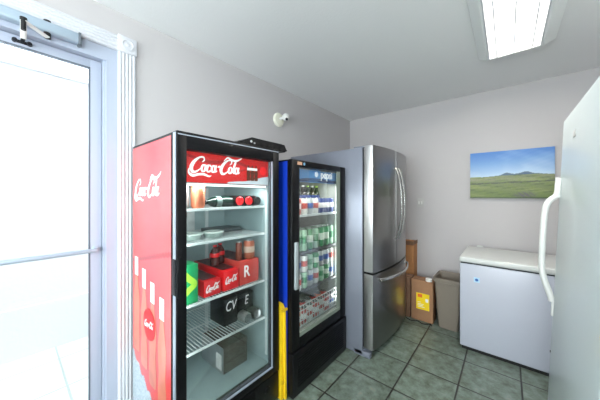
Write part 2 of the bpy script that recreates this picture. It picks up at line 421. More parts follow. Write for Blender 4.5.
for xx in (lx0+.09, lx1-.09): MB().cyl((xx, ly0+.03, CH-.028), (xx, ly1-.03, CH-.028), .017).build('fluorescent_tube', M_tube, ft)
b = MB(); b.box(lx0+.001, lx1-.001, ly0+.001, ly1-.001, CH-.006, CH-.002); b.build('back_plate', M_trim, ft)
b = MB()
for x in (lx0+.004, lx0+.05, (lx0+lx1)/2, lx1-.05, lx1-.004): b.box(x-.004, x+.004, ly0+.002, ly1-.002, lz, lz+.005)
b.build('lens_rib', M_trim, ft)

# ------------------------------------------------------------------ wall items
wc = thing('security_camera', (WX, 1.81, 2.15), 'small white round camera with ball head on the left wall', 'security camera')
MB().lathe([(.072, 0), (.072, .010), (.062, .024), (.03, .028), (.012, .03)], (WX, 1.81, 2.15), 28, 'X').build('mounting_base', mat('cream_plastic', (226, 224, 206), .4), wc)
b = MB(); b.cyl((WX+.025, 1.81, 2.155), (WX+.06, 1.83, 2.165), .014); b.sphere((WX+.075, 1.845, 2.172), .038); b.build('ball_head', M_white, wc)
MB().cyl((WX+.10, 1.83, 2.145), (WX+.112, 1.822, 2.138), .013).build('camera_lens', M_darkmetal, wc)
sw = thing('light_switch', (-.83, BY, 1.235), 'small white switch plate on the back wall beside the steel refrigerator', 'light switch')
MB().box(-.868, -.792, BY-.006, BY, 1.218, 1.328, .002).build('switch_plate', mat('plate_grey', (190, 188, 185), .6), sw)
b = MB(); b.box(-.852, -.838, BY-.016, BY-.005, 1.255, 1.29, .002); b.box(-.822, -.808, BY-.016, BY-.005, 1.255, 1.29, .002); b.build('toggle', M_white, sw)

# painting on canvas
pc = thing('canvas_picture', (.015, BY-.03, 1.336), 'wide landscape canvas of green plains and blue sky, hung on the back wall', 'picture')
px0, px1, pz0, pz1, pY = -.312, .344, 1.337, 1.827, BY-.032
MB().box(px0, px1, pY+.001, BY-.001, pz0, pz1, .002).build('canvas_edge', mat('canvas_side', (120, 130, 150), .7), pc)
def pn(x, y, s=1.0):
    x *= s; y *= s
    return (math.sin(x*3.1+y*1.7)+math.sin(x*7.3-y*4.1+1.3)*.6+math.sin(x*15.7+y*11.3+.4)*.35+math.sin(x*31-y*27)*.2)/2.15
def mixc(a, b_, t): t = max(0, min(1, t)); return tuple(a[i]*(1-t)+b_[i]*t for i in range(3))
def paint(u, v):
    hz = .455+.006*pn(u*2, 0)+.035*math.exp(-((u-.7)/.35)**2)
    hill = hz+.035*math.exp(-((u-.47)/.05)**2)+.04*math.exp(-((u-.70)/.055)**2)+.028*math.exp(-((u-.62)/.25)**2)+.004*pn(u*5, 1)
    if v > hill:
        t = (v-hill)/(1-hill)
        c = mixc((190, 210, 228), (72, 122, 190), t**.75)
        return mixc(c, (225, 232, 240), .22*max(0, pn(u*1.5, v*3)))
    if v > hz: return mixc((78, 100, 130), (102, 120, 128), .5+.5*pn(u*3, v*6))
    t = v/hz
    c = mixc((100, 118, 62), (134, 140, 104), t)
    c = mixc(c, (168, 176, 110), .6*max(0, pn(u*1.2+v*5, v*9)))
    c = mixc(c, (60, 78, 50), .8*max(0, pn(u*3, v*26)-.15))
    c = mixc(c, (150, 150, 128), .75*max(0, 1-abs(v-.40)/.05)*(1-u))
    if abs(v-.31-.04*u+.006*pn(u*8, 3)) < .015: c = mixc(c, (70, 78, 72), .75)
    c = mixc(c, (120, 140, 60), .5*max(0, pn(u*9, v*14)))
    d = math.hypot((u-.68)/.16, (v-.07)/.09)
    if d < 1: c = mixc(c, (92, 88, 96), (1-d)*1.6*(.6+.6*pn(u*30, v*40)))
    if v < .03: c = mixc(c, (50, 66, 40), .6)
    return mixc(c, (random.uniform(60, 190),)*3, .1)
grid_mesh('printed_landscape', lambda u, v: (px0+(px1-px0)*u, pY, pz0+(pz1-pz0)*v), 180, 120, paint, attrmat('landscape_print', .6), pc)

# ------------------------------------------------------------------ wire shelf helper
def wire_shelf(parent, x0, x1, y0, y1, z, m, rail=.012, name='shelf'):
    b = MB(); n = int((y1-y0)/.019)
    b.box(x1-.006, x1, y0, y1, z-rail, z+.002, .0015); b.box(x0, x0+.005, y0, y1, z-.006, z)
    b.box(x0, x1, y0, y0+.005, z-.006, z); b.box(x0, x1, y1-.005, y1, z-.006, z)
    b.box((x0+x1)/2-.003, (x0+x1)/2+.003, y0, y1, z-.008, z-.003)
    for i in range(1, n): 
        y = y0+(y1-y0)*i/n; b.box(x0+.002, x1-.002, y-.0016, y+.0016, z-.003, z)
    return b.build(name, m, parent, smooth=False)
def cabinet_shell(x0, x1, y0, y1, z0, z1, iy0, iy1, iz0, iz1, ix0):
    b = MB()
    b.box(x0, x1, y0, iy0, z0, z1, .004); b.box(x0, x1, iy1, y1, z0, z1, .004)
    b.box(x0, x1, iy0, iy1, iz1, z1); b.box(x0, x1, iy0, iy1, z0, iz0); b.box(x0, ix0, iy0, iy1, iz0, iz1)
    return b
def liner(x0, x1, y0, y1, z0, z1, t=.004):
    b = MB(); b.box(x0, x0+t, y0, y1, z0, z1); b.box(x0+t, x1, y0, y0+t, z0, z1); b.box(x0+t, x1, y1-t, y1, z0, z1)
    b.box(x0+t, x1, y0+t, y1-t, z0, z0+t); b.box(x0+t, x1, y0+t, y1-t, z1-t, z1)
    for z in [z0+.1+.03*i for i in range(int((z1-z0-.15)/.03))]: pass
    return b

# ------------------------------------------------------------------ cola cooler
ck = thing('display_cooler', (-1.47, .833, 0), 'tall red cola display cooler with glass door, standing next to the white door casing', 'drinks cooler')
CX0, CXB, CXF = -1.79, -1.216, -1.163; CY0, CY1, CZ = .502, 1.165, 1.67
cabinet_shell(CX0, CXB, CY0, CY1, .06, CZ, CY0+.04, CY1-.04, .25, CZ-.06, CX0+.05).build('cabinet', M_black, ck)
liner(CX0+.051, CXB-.002, CY0+.041, CY1-.041, .251, CZ-.061).build('inner_liner', M_liner, ck)
b = MB(); ix0 = CX0+.056
for y in (CY0+.2, CY1-.2): b.box(ix0, ix0+.006, y-.012, y+.012, .3, 1.42)
b.box(ix0, ix0+.03, .80, .86, 1.1, 1.42, .004)
b.build('shelf_track', M_wire, ck)
for y in (CY0+.046, CY1-.046): MB().box(CXB-.03, CXB-.012, y-.004, y+.004, .3, 1.42).build('shelf_post', M_wire, ck)
for z in (1.297, 1.117, .80, .55): wire_shelf(ck, CX0+.07, -1.248, CY0+.05, CY1-.05, z, M_wire)
b = MB()
for y in (CY0+.06, CY1-.06):
    for x in (CX0+.06, CXB-.06): MB().cyl((x, y, 0), (x, y, .06), .018).build('foot', M_blackm, ck)
# lower grille
b = MB(); b.box(CXB, CXB+.048, CY0, CY1, .02, .195, .004)
for i in range(9): b.box(CXB+.046, CXB+.053, CY0+.06, CY1-.2, .066+i*.014, .073+i*.014)
b.lathe([(.022, 0), (.02, .006), (.001, .007)], (CXB+.047, CY1-.1, .13), 20, 'X')
b.build('lower_grille', M_blackg, ck)
# door
b = MB(); GY0, GY1, GZ0, GZ1 = .548, 1.112, .245, 1.588
b.box(CXB+.004, CXF, CY0, GY0, .205, CZ, .003); b.box(CXB+.004, CXF, GY1, CY1, .205, CZ, .003)
b.box(CXB+.004, CXF, GY0, GY1, GZ1, CZ, .003); b.box(CXB+.004, CXF, GY0, GY1, .205, GZ0, .003)
cd = b.build('cooler_door', M_black, ck)
MB().box(CXF-.02, CXF-.014, GY0-.003, GY1+.003, GZ0-.003, GZ1+.003).build('door_glass', M_glass, cd)
MB().box(CXB+.012, CXF-.012, CY0-.0015, CY0+.001, .22, CZ-.006).build('edge_trim', M_silver, cd)
b = MB(); b.box(CXF-.014, CXF-.004, GY1-.006, GY1, GZ0, GZ1); b.box(CXF-.014, CXF-.003, GY0, GY1, GZ0, GZ0+.006); b.box(CXF-.0005, CXF+.001, CY0+.004, CY1-.004, CZ-.018, CZ-.013); b.build('bead_and_glint', M_silver, cd)  # beads at the glass; the top strip paints the door frame highlight
b = MB(); b.box(CXF-.048, CXF-.010, CY0-.004, CY0-.001, .90, 1.07, .0012); b.box(CXF-.006, CXF+.003, CY0+.001, CY0+.02, .89, 1.08, .002); b.build('pull_handle', M_blackg, cd)
# illuminated header sign
sg = MB().box(CXB-.012, CXB-.004, CY0+.044, CY1-.044, 1.435, GZ1+.01).build('header_sign', M_sign, ck)
sx = CXB-.004; s0 = .575; sc = .335/COLA_W
fmap = lambda x, y, h: (sx+.0006+h, s0+x*sc*.98, 1.475+y*sc*1.15)
MB().strokes([[(x, y, w*1.2) for x, y, w in st] for st in COLA], fmap, .0012).build('script_lettering', M_signw, sg, smooth=False)
b = MB()   # pale wave along the lower right
W = [(sx+.0004, .80, 1.436), (sx+.0004, 1.12, 1.436), (sx+.0004, 1.12, 1.492)]+[(sx+.0004, 1.12-.34*t, 1.492-.056*t**.8+.004*math.sin(t*9)) for t in [.15, .3, .45, .6, .75, .9]]
b.prism(W, (.0008, 0, 0)); b.build('printed_ice', M_pale, sg, smooth=False)
b = MB()
dk = mat('sign_dark_red', (170, 14, 18), .3, emit=(170, 14, 18), estr=.15)
b.strokes([[(.56, 1.575, .012), (.70, 1.545, .02), (.85, 1.565, .014), (1.0, 1.53, .02), (1.11, 1.545, .008)], [(.86, 1.50, .006), (.95, 1.525, .01), (1.02, 1.50, .006)]], lambda x, y, h: (sx+.0003+h, x, y), .0006)
b.build('printed_ribbon', dk, sg, smooth=False)
def bottle2d(c, z, s):
    prof = [(.0, 1.0), (.055, 1.0), (.06, .93), (.06, .8), (.10, .68), (.15, .55), (.14, .42), (.12, .3), (.15, .15), (.14, .02), (.1, 0)]
    return [(c+r*s, z+h*s) for r, h in prof]+[(c-r*s, z+h*s) for r, h in reversed(prof)]
sb = mat('sign_bottle', (96, 44, 26), .3, emit=(96, 44, 26), estr=.15)
for k, c in enumerate((.955, .985, 1.015)):
    pts = [(sx+.0014, y, z) for y, z in bottle2d(c, 1.458, .095)]
    bo = MB().prism(pts, (.0008, 0, 0)).build('printed_bottle', sb, sg, smooth=False)
MB().box(sx+.0022, sx+.0026, .944, 1.024, 1.522, 1.538).build('printed_label', M_signw, sg)
MB().lathe([(.028, 0), (.027, .0012)], (sx+.001, 1.075, 1.525), 24, 'X').build('printed_disc', mat('sign_bright_red', (235, 20, 24), .3, emit=(235, 20, 24), estr=.3), sg)
# side graphic
def sidecol(u, v):    # u from wall to door, v upward 0..1
    x = u*.52; z = .09+v*1.57
    edge = .42-.28*u+.012*math.sin(u*40)
    if z < edge:
        r = random.random(); return mixc((198, 210, 216), (150, 172, 186), r)
    c = mixc((222, 46, 48), (238, 96, 92), .3+.3*math.sin(z*5+u*3))
    if z < .62: c = mixc(c, (190, 60, 52), .3*random.random())
    if abs(z-.97-.12*u) < .012: c = mixc(c, (150, 10, 20), .7)
    return c
sp = grid_mesh('side_graphic', lambda u, v: (CX0+.012+u*(CXB-CX0-.02), CY0-.0012, .09+v*1.565), 70, 200, sidecol, attrmat('side_print', .3, 1), ck)
fm = lambda x, y, h: (CX0+.04+x*.036, CY0-.0014-h, 1.345+y*.042)
MB().strokes([[(x, y, w*1.15) for x, y, w in st] for st in COLA], fm, .001).build('script_lettering', M_print_w, sp, smooth=False)
for k in range(4):
    c = CX0+.085+k*.125; z0 = .44-.05*k
    bo = MB().prism([(x, CY0-.0016, z) for x, z in [(c+(q[0]-c)*.62, q[1]) for q in bottle2d(c, z0, .56)]], (0, -.0006, 0)).build('printed_bottle', M_printb, sp, smooth=False)
    MB().box(c-.028, c+.028, CY0-.0030, CY0-.0024, z0+.45, z0+.56).build('printed_label', M_print_w, sp)
MB().lathe([(.085, 0), (.085, .001)], (CX0+.29, CY0-.0045, .66), 30, 'Y').build('printed_badge', M_red, sp)
MB().strokes([[(x, y, w*1.3) for x, y, w in st] for st in COLA], lambda x, y, h: (CX0+.225+x*.0115, CY0-.0048-h, .642+y*.0135), .0008).build('badge_lettering', M_print_w, sp, smooth=False)

# black tray on top of the cola cooler
tb = thing('plastic_tray', (-1.30, 1.0, CZ+.001), 'low black plastic tray lying on top of the red cola cooler', 'tray')
b = MB(); zt = CZ+.001
prof = [(.895, zt+.01), (.91, zt), (1.262, zt), (1.290, zt+.014), (1.278, zt+.026), (1.262, zt+.052), (.972, zt+.056), (.88, zt+.016)]
b.prism([(-1.42, y, z) for y, z in prof], (.215, 0, 0))
b.build('tray_body', M_black, tb)
b = MB(); b.box(-1.40, -1.22, .985, 1.25, zt+.051, zt+.059, .001)
for i in range(5): b.box(-1.205, -1.2035, 1.0+i*.055, 1.035+i*.055, zt+.012, zt+.032)
b.build('raised_ridge', M_blackg, tb)
b = MB(); b.lathe([(.009, 0), (.008, .003)], (-1.205, .965, zt+.028), 16, 'X'); b.lathe([(.007, 0), (.006, .003)], (-1.205, .99, zt+.022), 16, 'X'); b.build('button', M_lid, tb)

# ------------------------------------------------------------------ drinks
def make_can(name, label, cat, body, group=None, s=1.0, band=None, hh=.122):
    t = thing(name, (0, 0, 0), label, cat, group); r = .033*s
    MB().lathe([(r*.78, 0), (r*.86, .003), (r, .012), (r, hh-.014), (r*.84, hh-.003), (r*.84, hh-.001)], (0, 0, 0), 22).build('can_body', body, t)
    b = MB(); b.lathe([(r*.86, hh-.001), (r*.86, hh+.001), (r*.8, hh+.001), (r*.78, hh-.0005), (.001, hh-.0005)], (0, 0, 0), 22); b.box(-.004, .012, -.006, .006, hh-.0005, hh+.001); b.build('can_lid', M_lid, t)
    if band: MB().lathe([(r+.0004, hh*.35), (r+.0008, hh*.36), (r+.0008, hh*.68), (r+.0004, hh*.69)], (0, 0, 0), 22).build('printed_band', band, t)
    return t
def make_bottle(name, label, cat, body, cap, lab, group=None, hh=.235, r=.032):
    t = thing(name, (0, 0, 0), label, cat, group)
    MB().lathe([(r*.7, 0), (r*.95, .006), (r, .02), (r, hh*.32), (r*.9, hh*.4), (r, hh*.5), (r, hh*.62), (r*.8, hh*.76), (r*.42, hh*.88), (r*.38, hh*.95)], (0, 0, 0), 20).build('bottle_body', body, t)
    MB().lathe([(r*.46, hh*.94), (r*.46, hh*.995), (r*.4, hh)], (0, 0, 0), 16).build('bottle_cap', cap, t)
    MB().lathe([(r+.0005, hh*.44), (r+.001, hh*.45), (r+.001, hh*.62), (r+.0005, hh*.63)], (0, 0, 0), 20).build('bottle_label', lab, t)
    return t
def make_jar_bottle(name, label, cat, body, cap, r=.034, L=.21):
    t = thing(name, (0, 0, 0), label, cat)
    MB().lathe([(r*.7, 0), (r, .01), (r, L*.78), (r*.9, L*.86), (r*.7, L*.93), (r*.7, L*.94)], (0, 0, 0), 20).build('bottle_body', body, t)
    MB().lathe([(r*.74, L*.935), (r*.78, L*.95), (r*.78, L*.99), (r*.7, L), (r*.5, L), (r*.5, L*.99), (.001, L*.99)], (0, 0, 0), 20).build('bottle_cap', cap, t)
    return t
z1 = 1.2975
M_copper = mat('copper_can', (204, 116, 84), .3, metal=.35)
M_capred = mat('cap_red', (214, 30, 36), .35)
c = make_can('drink_can', 'tall copper orange can upright at the left of the top cooler shelf', 'can', M_copper, hh=.135); c.location = (-1.29, .668, z1); c.scale = (1.1, 1.1, 1)
copper = c
copy_tree(copper, (-1.315, .590, z1), 'pale grey can at the left end of the top cooler shelf, beside the copper can', mats={'can_body': mat('grey_can', (170, 172, 172), .35, metal=.3)})
# lying bottles on the top shelf
bt = make_bottle('soda_bottle', 'dark green bottle lying sideways on the top cooler shelf, right of the copper can', 'bottle', M_dgreen, M_blackm, mat('grey_label', (88, 104, 100), .5))
bt.rotation_euler = (PI/2, 0, 0); bt.location = (-1.31, .89, z1+.033); bt.scale = (1, 1, .74)
dc = mat('dark_cola', (24, 14, 14), .15)
for k, (y, lab) in enumerate(((.93, 'bottle with wide red cap lying on the top cooler shelf, nearer the green bottle'), (1.0, 'bottle with wide red cap lying on the top cooler shelf, second from the right'), (1.07, 'dark bottle with black cap lying at the right end of the top cooler shelf'))):
    c = make_jar_bottle('soda_bottle', lab, 'bottle', dc, M_capred if k < 2 else M_blackm); c.location = (-1.475, y, z1+.035); c.rotation_euler = (0, PI/2, 0)
# red cap discs are wide: give the two cola bottles their bigger look by moving them forward
# second shelf: clear film pack with flat tins
z2 = 1.1175
for k, (x, y, r_) in enumerate(((-1.37, .67, .062), (-1.36, .80, .060))):
    t = thing('food_container', (x, y, z2), ('round clear lidded container at the left on the second cooler shelf', 'round clear lidded container right of its twin on the second cooler shelf')[k], 'container', 'clear containers on the second shelf')
    MB().lathe([(r_*.8, 0), (r_*.95, .02), (r_, .028), (r_*.98, .028), (r_*.9, .02), (r_*.76, .003)], (x, y, z2), 28).build('container_bowl', mat('frosted', (150, 165, 160), .25), t)
    MB().lathe([(r_*1.05, .029), (r_*1.05, .033), (r_*.9, .036), (r_*.85, .032), (.001, .032)], (x, y, z2), 28).build('container_lid', mat('lid_pale', (190, 202, 196), .2), t)
b = MB(); b.box(-1.62, -1.46, .86, 1.08, z2, z2+.025, .004); tag(b.build('flat_carton', mat('grey_board', (92, 98, 100), .5)), 'flat dark grey carton at the back of the second cooler shelf', 'carton')
# third shelf: cartons
z3 = .8005
g = thing('drink_carton', (-1.30, .59, z3), 'tall green carton with lime printed mark at the left of the third cooler shelf', 'carton')
MB().box(-1.36, -1.262, .556, .655, z3, z3+.205, .003).build('carton_body', M_green, g)
b = MB(); b.strokes([[(.565, z3+.03, .012), (.60, z3+.07, .03), (.635, z3+.10, .03), (.60, z3+.14, .03), (.58, z3+.17, .02)]], lambda x, y, h: (-1.2618+h, x, y), .0008); b.build('printed_leaf', M_lime, g)
def pack(y0, y1, hgt, xf, label, m, back=.36, emblem=True):
    t = thing('can_pack', ((xf+xf-back)/2, (y0+y1)/2, z3), label, 'carton')
    b = MB(); b.box(xf-back, xf, y0, y1, z3, z3+hgt, .004); b.build('carton_body', m, t)
    yc, zc = (y0+y1)/2, z3+hgt*.52
    if emblem:
        s = (y1-y0)*.8/11.2
        MB().strokes([[(x, y, w*1.4) for x, y, w in st] for st in COLA], lambda x, y, h: (xf+.0004+h, yc-(y1-y0)*.4+x*s, zc-.02+y*s*1.8), .0008).build('printed_lettering', M_print_w, t, smooth=False)
    MB().box(xf-back+.01, xf-.03, y0+.01, y1-.01, z3+hgt, z3+hgt+.001).build('carton_top', mat('carton_top_dark', (86, 40, 42), .45, noise=(18, .5)), t)
    return t
pack(.695, .80, .09, -1.275, 'red cola can pack on the third cooler shelf, next to the green carton', M_redc)
pack(.815, .922, .12, -1.272, 'bright red cola can pack in the middle of the third cooler shelf', mat('carton_bright', (222, 12, 22), .3))
t = pack(.93, 1.085, .15, -1.275, 'pale red cola pack with white letter at the right of the third cooler shelf', mat('carton_pale', (196, 62, 54), .4), emblem=False)
text_mesh('printed_letter', 'R', .10, M_print_w, t, (-1.2740, .985, z3+.08), (0, 1, 0), (0, 0, 1), sx=.8, bold=.002)
zz = z3+.1515
brown = mat('brown_can', (112, 52, 34), .35, metal=.2)
copy_tree(copper, (-1.32, .958, zz), 'slim brown can standing on the pale red cola pack, left of its neighbour', mats={'can_body': brown}).scale = (.62, .62, .85)
c = make_can('drink_can', 'wide copper can with a pale printed band standing on the pale red cola pack', 'can', mat('copper_print_can', (168, 92, 66), .35, metal=.2), s=1.1, band=mat('pale_band', (196, 168, 150), .4), hh=.118); c.location = (-1.315, 1.035, zz)
for k in range(2):
    copy_tree(bt, (-1.42-.03*k, .848+.055*k, z3+.1215), ('dark bottle upright on the middle red cola pack, the front one', 'dark bottle upright at the back, beside the slim brown can')[k], rot=(0, 0, 0), mats={'bottle_body': mat('maroon_bottle', (70, 22, 20), .2), 'bottle_cap': M_capred, 'bottle_label': M_capred}).scale = (.9, .9, .55)
    if k == 1: pass
# fourth shelf: black packs and tins
z4 = .5505
for k, (y0, y1, s, lab) in enumerate(((.86, .96, 'CV', 'black can carton with white letters CV on the fourth cooler shelf'), (.972, 1.09, 'E', 'black can carton with a white E at the right of the fourth cooler shelf'))):
    t = thing('black_carton', (-1.42, (y0+y1)/2, z4), lab, 'carton')
    MB().box(-1.50, -1.34, y0, y1, z4, z4+.165, .004).build('carton_body', M_black_can, t)
    text_mesh('printed_letter', s, .085, M_print_w, t, (-1.339, (y0+y1)/2, z4+.115), (0, 1, 0), (0, 0, 1), sx=.7, shear=.2)
silver = make_can('drink_can', 'silver can lying end forward at the front of the fourth cooler shelf', 'can', mat('silver_can', (168, 170, 168), .3, metal=.6)); silver.rotation_euler = (0, PI/2, 0); silver.location = (-1.335+.0, .985, z4+.034)
silver.location.x = -1.337+.001; silver.scale = (1, 1, .62)
blk = copy_tree(silver, (-1.337, 1.062, z4+.034), 'black and silver can lying at the right front of the fourth cooler shelf', mats={'can_body': M_black_can})
# box on the cooler floor
t = thing('cardboard_box', (-1.45, .945, .2555), 'brown box with silver wrapped end on the bottom floor of the cola cooler', 'box')
MB().box(-1.60, -1.34, .86, 1.04, .2555, .42, .003).build('carton_body', mat('brown_board', (56, 42, 34), .6, noise=(20, .3)), t)
b = MB(); b.box(-1.599, -1.341, .857, .8595, .257, .418); b.build('foil_end', mat('foil_end', (150, 156, 160), .35, metal=.3, noise=(30, .3)), t)
b = MB(); b.box(-1.42, -1.36, .8555, .8568, .275, .37); b.build('paper_label', M_print_w, t)

# ------------------------------------------------------------------ blue cooler
pk = thing('display_cooler', (-1.45, 1.575, 0), 'black-framed blue soda cooler full of cans, between the red cooler and steel refrigerator', 'drinks cooler')
PX0, PXB, PXF = -1.79, -1.133, -1.098; PY0, PY1, PZ = 1.222, 1.925, 1.612
cabinet_shell(PX0, PXB, PY0, PY1, .04, PZ, PY0+.045, PY1-.045, .38, PZ-.05, PX0+.05).build('cabinet', M_black, pk)
MB().box(PX0+.004, PXB-.006, PY0-.003, PY0-.0005, .05, PZ-.012).build('side_panel', M_blue, pk)
liner(PX0+.051, PXB-.002, PY0+.046, PY1-.046, .381, PZ-.051).build('inner_liner', M_linerc, pk)
b = MB(); b.box(PXB, PXF+.01, PY0, PY1, .006, .30, .004)
for i in range(12): b.box(PXF+.008, PXF+.014, PY0+.05, PY1-.05, .06+i*.018, .068+i*.018)
b.build('lower_grille', M_blackg, pk)
QY0, QY1, QZ0, QZ1 = 1.302, 1.845, .385, 1.568
b = MB(); b.box(PXB+.003, PXF, PY0, QY0, .31, PZ, .003); b.box(PXB+.003, PXF, QY1, PY1, .31, PZ, .003); b.box(PXB+.003, PXF, QY0, QY1, QZ1, PZ, .003); b.box(PXB+.003, PXF, QY0, QY1, .31, QZ0, .003)
pd = b.build('cooler_door', M_black, pk)
MB().box(PXF-.016, PXF-.011, QY0-.003, QY1+.003, QZ0-.003, QZ1+.003).build('door_glass', M_glass, pd)
b = MB(); b.box(PXF-.01, PXF-.002, QY0, QY1, QZ0, QZ0+.028); b.box(PXF-.011, PXF-.004, QY1-.05, QY1, QZ0, QZ1); b.build('glazing_bead', mat('bead_grey', (120, 130, 120), .4), pd)
b = MB(); b.box(PXF, PXF+.018, PY0+.018, PY0+.05, .73, 1.05, .006, 3); b.build('pull_handle', mat('handle_grey', (150, 158, 160), .35), pd)
b = MB(); b.box(PXF, PXF+.0012, PY0+.055, PY0+.105, 1.578, 1.60); b.build('maker_sticker', mat('sticker_orange', (206, 160, 130), .4), pd)
MB().lathe([(.011, 0), (.010, .0012)], (PXF, PY0+.13, 1.589), 18, 'X').build('round_sticker', mat('sticker_blue', (120, 170, 205), .4), pd)
sg2 = MB().box(PXB-.010, PXB-.004, PY0+.05, PY1-.05, 1.465, PZ-.055).build('header_sign', M_ps_banner, pk)
text_mesh('sign_lettering', 'pepsi', .085, M_signw, sg2, (PXB-.0025, 1.69, 1.53), (0, 1, 0), (0, 0, 1), sx=.95, bold=.002)
b = MB(); b.lathe([(.022, 0), (.022, .001)], (PXB-.0038, 1.55, 1.53), 24, 'X'); b.build('sign_emblem', M_signw, sg2)
b = MB(); b.strokes([[(1.27, 1.47, .01), (1.5, 1.485, .03), (1.87, 1.475, .02)]], lambda x, y, h: (PXB-.0036+h, x, y), .0006); b.build('printed_wave', mat('wave_navy', (20, 50, 100), .3), sg2)
PSZ = (1.222, .944, .66)
for z in PSZ: wire_shelf(pk, PX0+.07, PXB-.022, PY0+.055, PY1-.055, z, M_wire if z > 1 else M_wireb, rail=.016)
for y in (PY0+.052, PY1-.052): MB().box(PXB-.03, PXB-.014, y-.004, y+.004, .42, 1.5).build('shelf_post', M_wire, pk)
b = MB()   # bottom wire basket
for i in range(18):
    y = PY0+.06+i*(PY1-PY0-.12)/17; b.box(PXB-.026, PXB-.022, y-.0022, y+.0022, .40, .555)
for k in range(5): b.box(PXB-.027, PXB-.021, PY0+.056, PY1-.056, .405+k*.037, .409+k*.037)
b.build('wire_basket', M_wire, pk)
# cans: (name of look, body, band)
looks = {
 'red': ('red', mat('can_red', (196, 40, 38), .35, metal=.2), M_print_w),
 'silver': ('silver', mat('can_silver', (186, 190, 192), .3, metal=.5), mat('band_blue', (40, 80, 160), .4)),
 'blue': ('dark blue', mat('can_blue', (24, 50, 120), .35, metal=.2), M_print_w),
 'white': ('white', mat('can_white', (214, 216, 212), .4), mat('band_red', (190, 60, 50), .4)),
 'green': ('green', mat('can_green', (52, 140, 84), .35, metal=.2), mat('band_pale', (210, 222, 206), .4)),
 'pale': ('pale green', mat('can_palegreen', (150, 190, 160), .4), mat('band_green', (50, 130, 80), .4)),
 'orange': ('orange', mat('can_orange', (206, 110, 60), .4), M_print_w),
}
PROT = {}
def pcan(look, x, y, z, label, scale=1.0, group=None):
    if look not in PROT:
        c = make_can('drink_can', label, 'can', looks[look][1], band=looks[look][2]); PROT[look] = c; c.location = (x, y, z); o = c
    else: o = copy_tree(PROT[look], (x, y, z), label)
    o['group'] = group; o.scale = (.97, .97, scale); return o
rows = [(PSZ[0], 'top', 0, ['orange', 'red', 'white', 'silver', 'white', 'blue', 'blue', 'blue'], .122),
        (PSZ[1], 'second', 0, ['green', 'pale', 'pale', 'green', 'pale', 'green', 'green', 'pale'], .122),
        (PSZ[2], 'third', 0, ['silver', 'white', 'pale', 'silver', 'white', 'pale', 'green', 'silver'], .122),
        (.386, 'bottom', 0, ['red', 'orange', 'red', 'white', 'red', 'white', 'red', 'silver'], .122)]
ordn = ['first', 'second', 'third', 'fourth', 'fifth', 'sixth', 'seventh', 'eighth']
for z, nm, _, ls, hh in rows:
    for rr, xr in enumerate((-1.20, -1.272)):
        for tier in range(2 if nm in ('third',) else 1):
            for i, lk in enumerate(ls):
                if rr == 1: lk = ls[(i+3) % 8]
                if tier == 1: lk = ls[(i+2) % 8]
                y = 1.317+i*.0735
                pos = '%s from left' % ordn[i]
                place = '%s row, %s, %s shelf of blue cooler' % ('front' if rr == 0 else 'rear', pos, nm) if nm != 'bottom' else '%s row, %s, bottom basket of blue cooler' % ('front' if rr == 0 else 'rear', pos)
                if nm == 'third': place = ('upper ' if tier else 'lower ')+place
                pcan(lk, xr+random.uniform(-.003, .003), y, z+.0005+tier*.1242, '%s can, %s' % (looks[lk][0], place), 1.32 if nm == 'second' else 1.0, 'cans on the %s shelf of the blue cooler' % nm)
# tall bottles behind on the top shelf
for i in range(5):
    y = 1.57+i*.066
    o = copy_tree(bt, (-1.345, y, PSZ[0]+.0005), 'dark bottle behind the cans, %s from left, top shelf of blue cooler' % ordn[i], rot=(0, 0, 0),
              mats={'bottle_body': dc if i % 2 else M_dgreen, 'bottle_cap': M_white if i % 2 else M_lime, 'bottle_label': looks['blue'][1]}, group='bottles behind the cans in the blue cooler')
    o.scale = (.95, .95, .98)

# yellow folding floor sign in the gap
ys = thing('floor_sign', (-1.25, 1.193, 0), 'yellow folded floor sign standing in the gap between the two drinks coolers', 'floor sign')
b = MB(); b.prism([(-1.42, 1.174, .0), (-1.15, 1.174, .0), (-1.155, 1.174, .60), (-1.17, 1.174, .645), (-1.39, 1.174, .645), (-1.41, 1.174, .6)], (0, .018, 0)); b.build('sign_panel', M_yellow, ys)
b = MB(); b.prism([(-1.42, 1.196, .0), (-1.135, 1.196, .0), (-1.145, 1.196, .59), (-1.17, 1.196, .63), (-1.38, 1.196, .63), (-1.41, 1.196, .59)], (0, .016, 0)); b.build('sign_panel', M_yellow, ys)
b = MB(); b.box(-1.175, -1.145, 1.176, 1.21, .10, .13, .004); b.cyl((-1.14, 1.173, .6), (-1.14, 1.215, .6), .010); b.build('hinge', mat('yellow_dark', (206, 164, 20), .4), ys)

# ------------------------------------------------------------------ steel refrigerator
rf = thing('refrigerator', (-1.3, 2.38, 0), 'stainless steel french door refrigerator with bowed handles, in the back left corner', 'refrigerator')
RY0, RY1, RXB = 1.94, 2.81, -.928
b = MB(); b.box(-1.76, RXB-.012, RY0, RY1, .008, 1.775, .006); b.build('cabinet', M_fside, rf)
MB().box(RXB-.012, RXB, RY0+.008, RY1-.008, .08, 1.76).build('gasket', M_gasket, rf)
b = MB(); b.box(RXB-.09, RXB+.055, RY0+.0, RY0+.05, .0, .045, .004); b.box(RXB-.09, RXB+.055, RY1-.05, RY1, 0, .045, .004); b.box(RXB-.05, RXB+.02, RY0+.05, RY1-.05, .02, .07); b.build('base_foot', M_fside, rf)
b = MB(); b.box(RXB-.10, RXB+.045, RY0+.01, RY0+.075, 1.775, 1.79, .004); b.box(RXB-.10, RXB+.045, RY1-.075, RY1-.01, 1.775, 1.79, .004); b.build('hinge_cover', M_fside, rf)
YC = (RY0+RY1)/2; HW = (RY1-RY0)/2
def bowx(y): t = (y-YC)/HW; return RXB+.082+.042*(1-t*t)
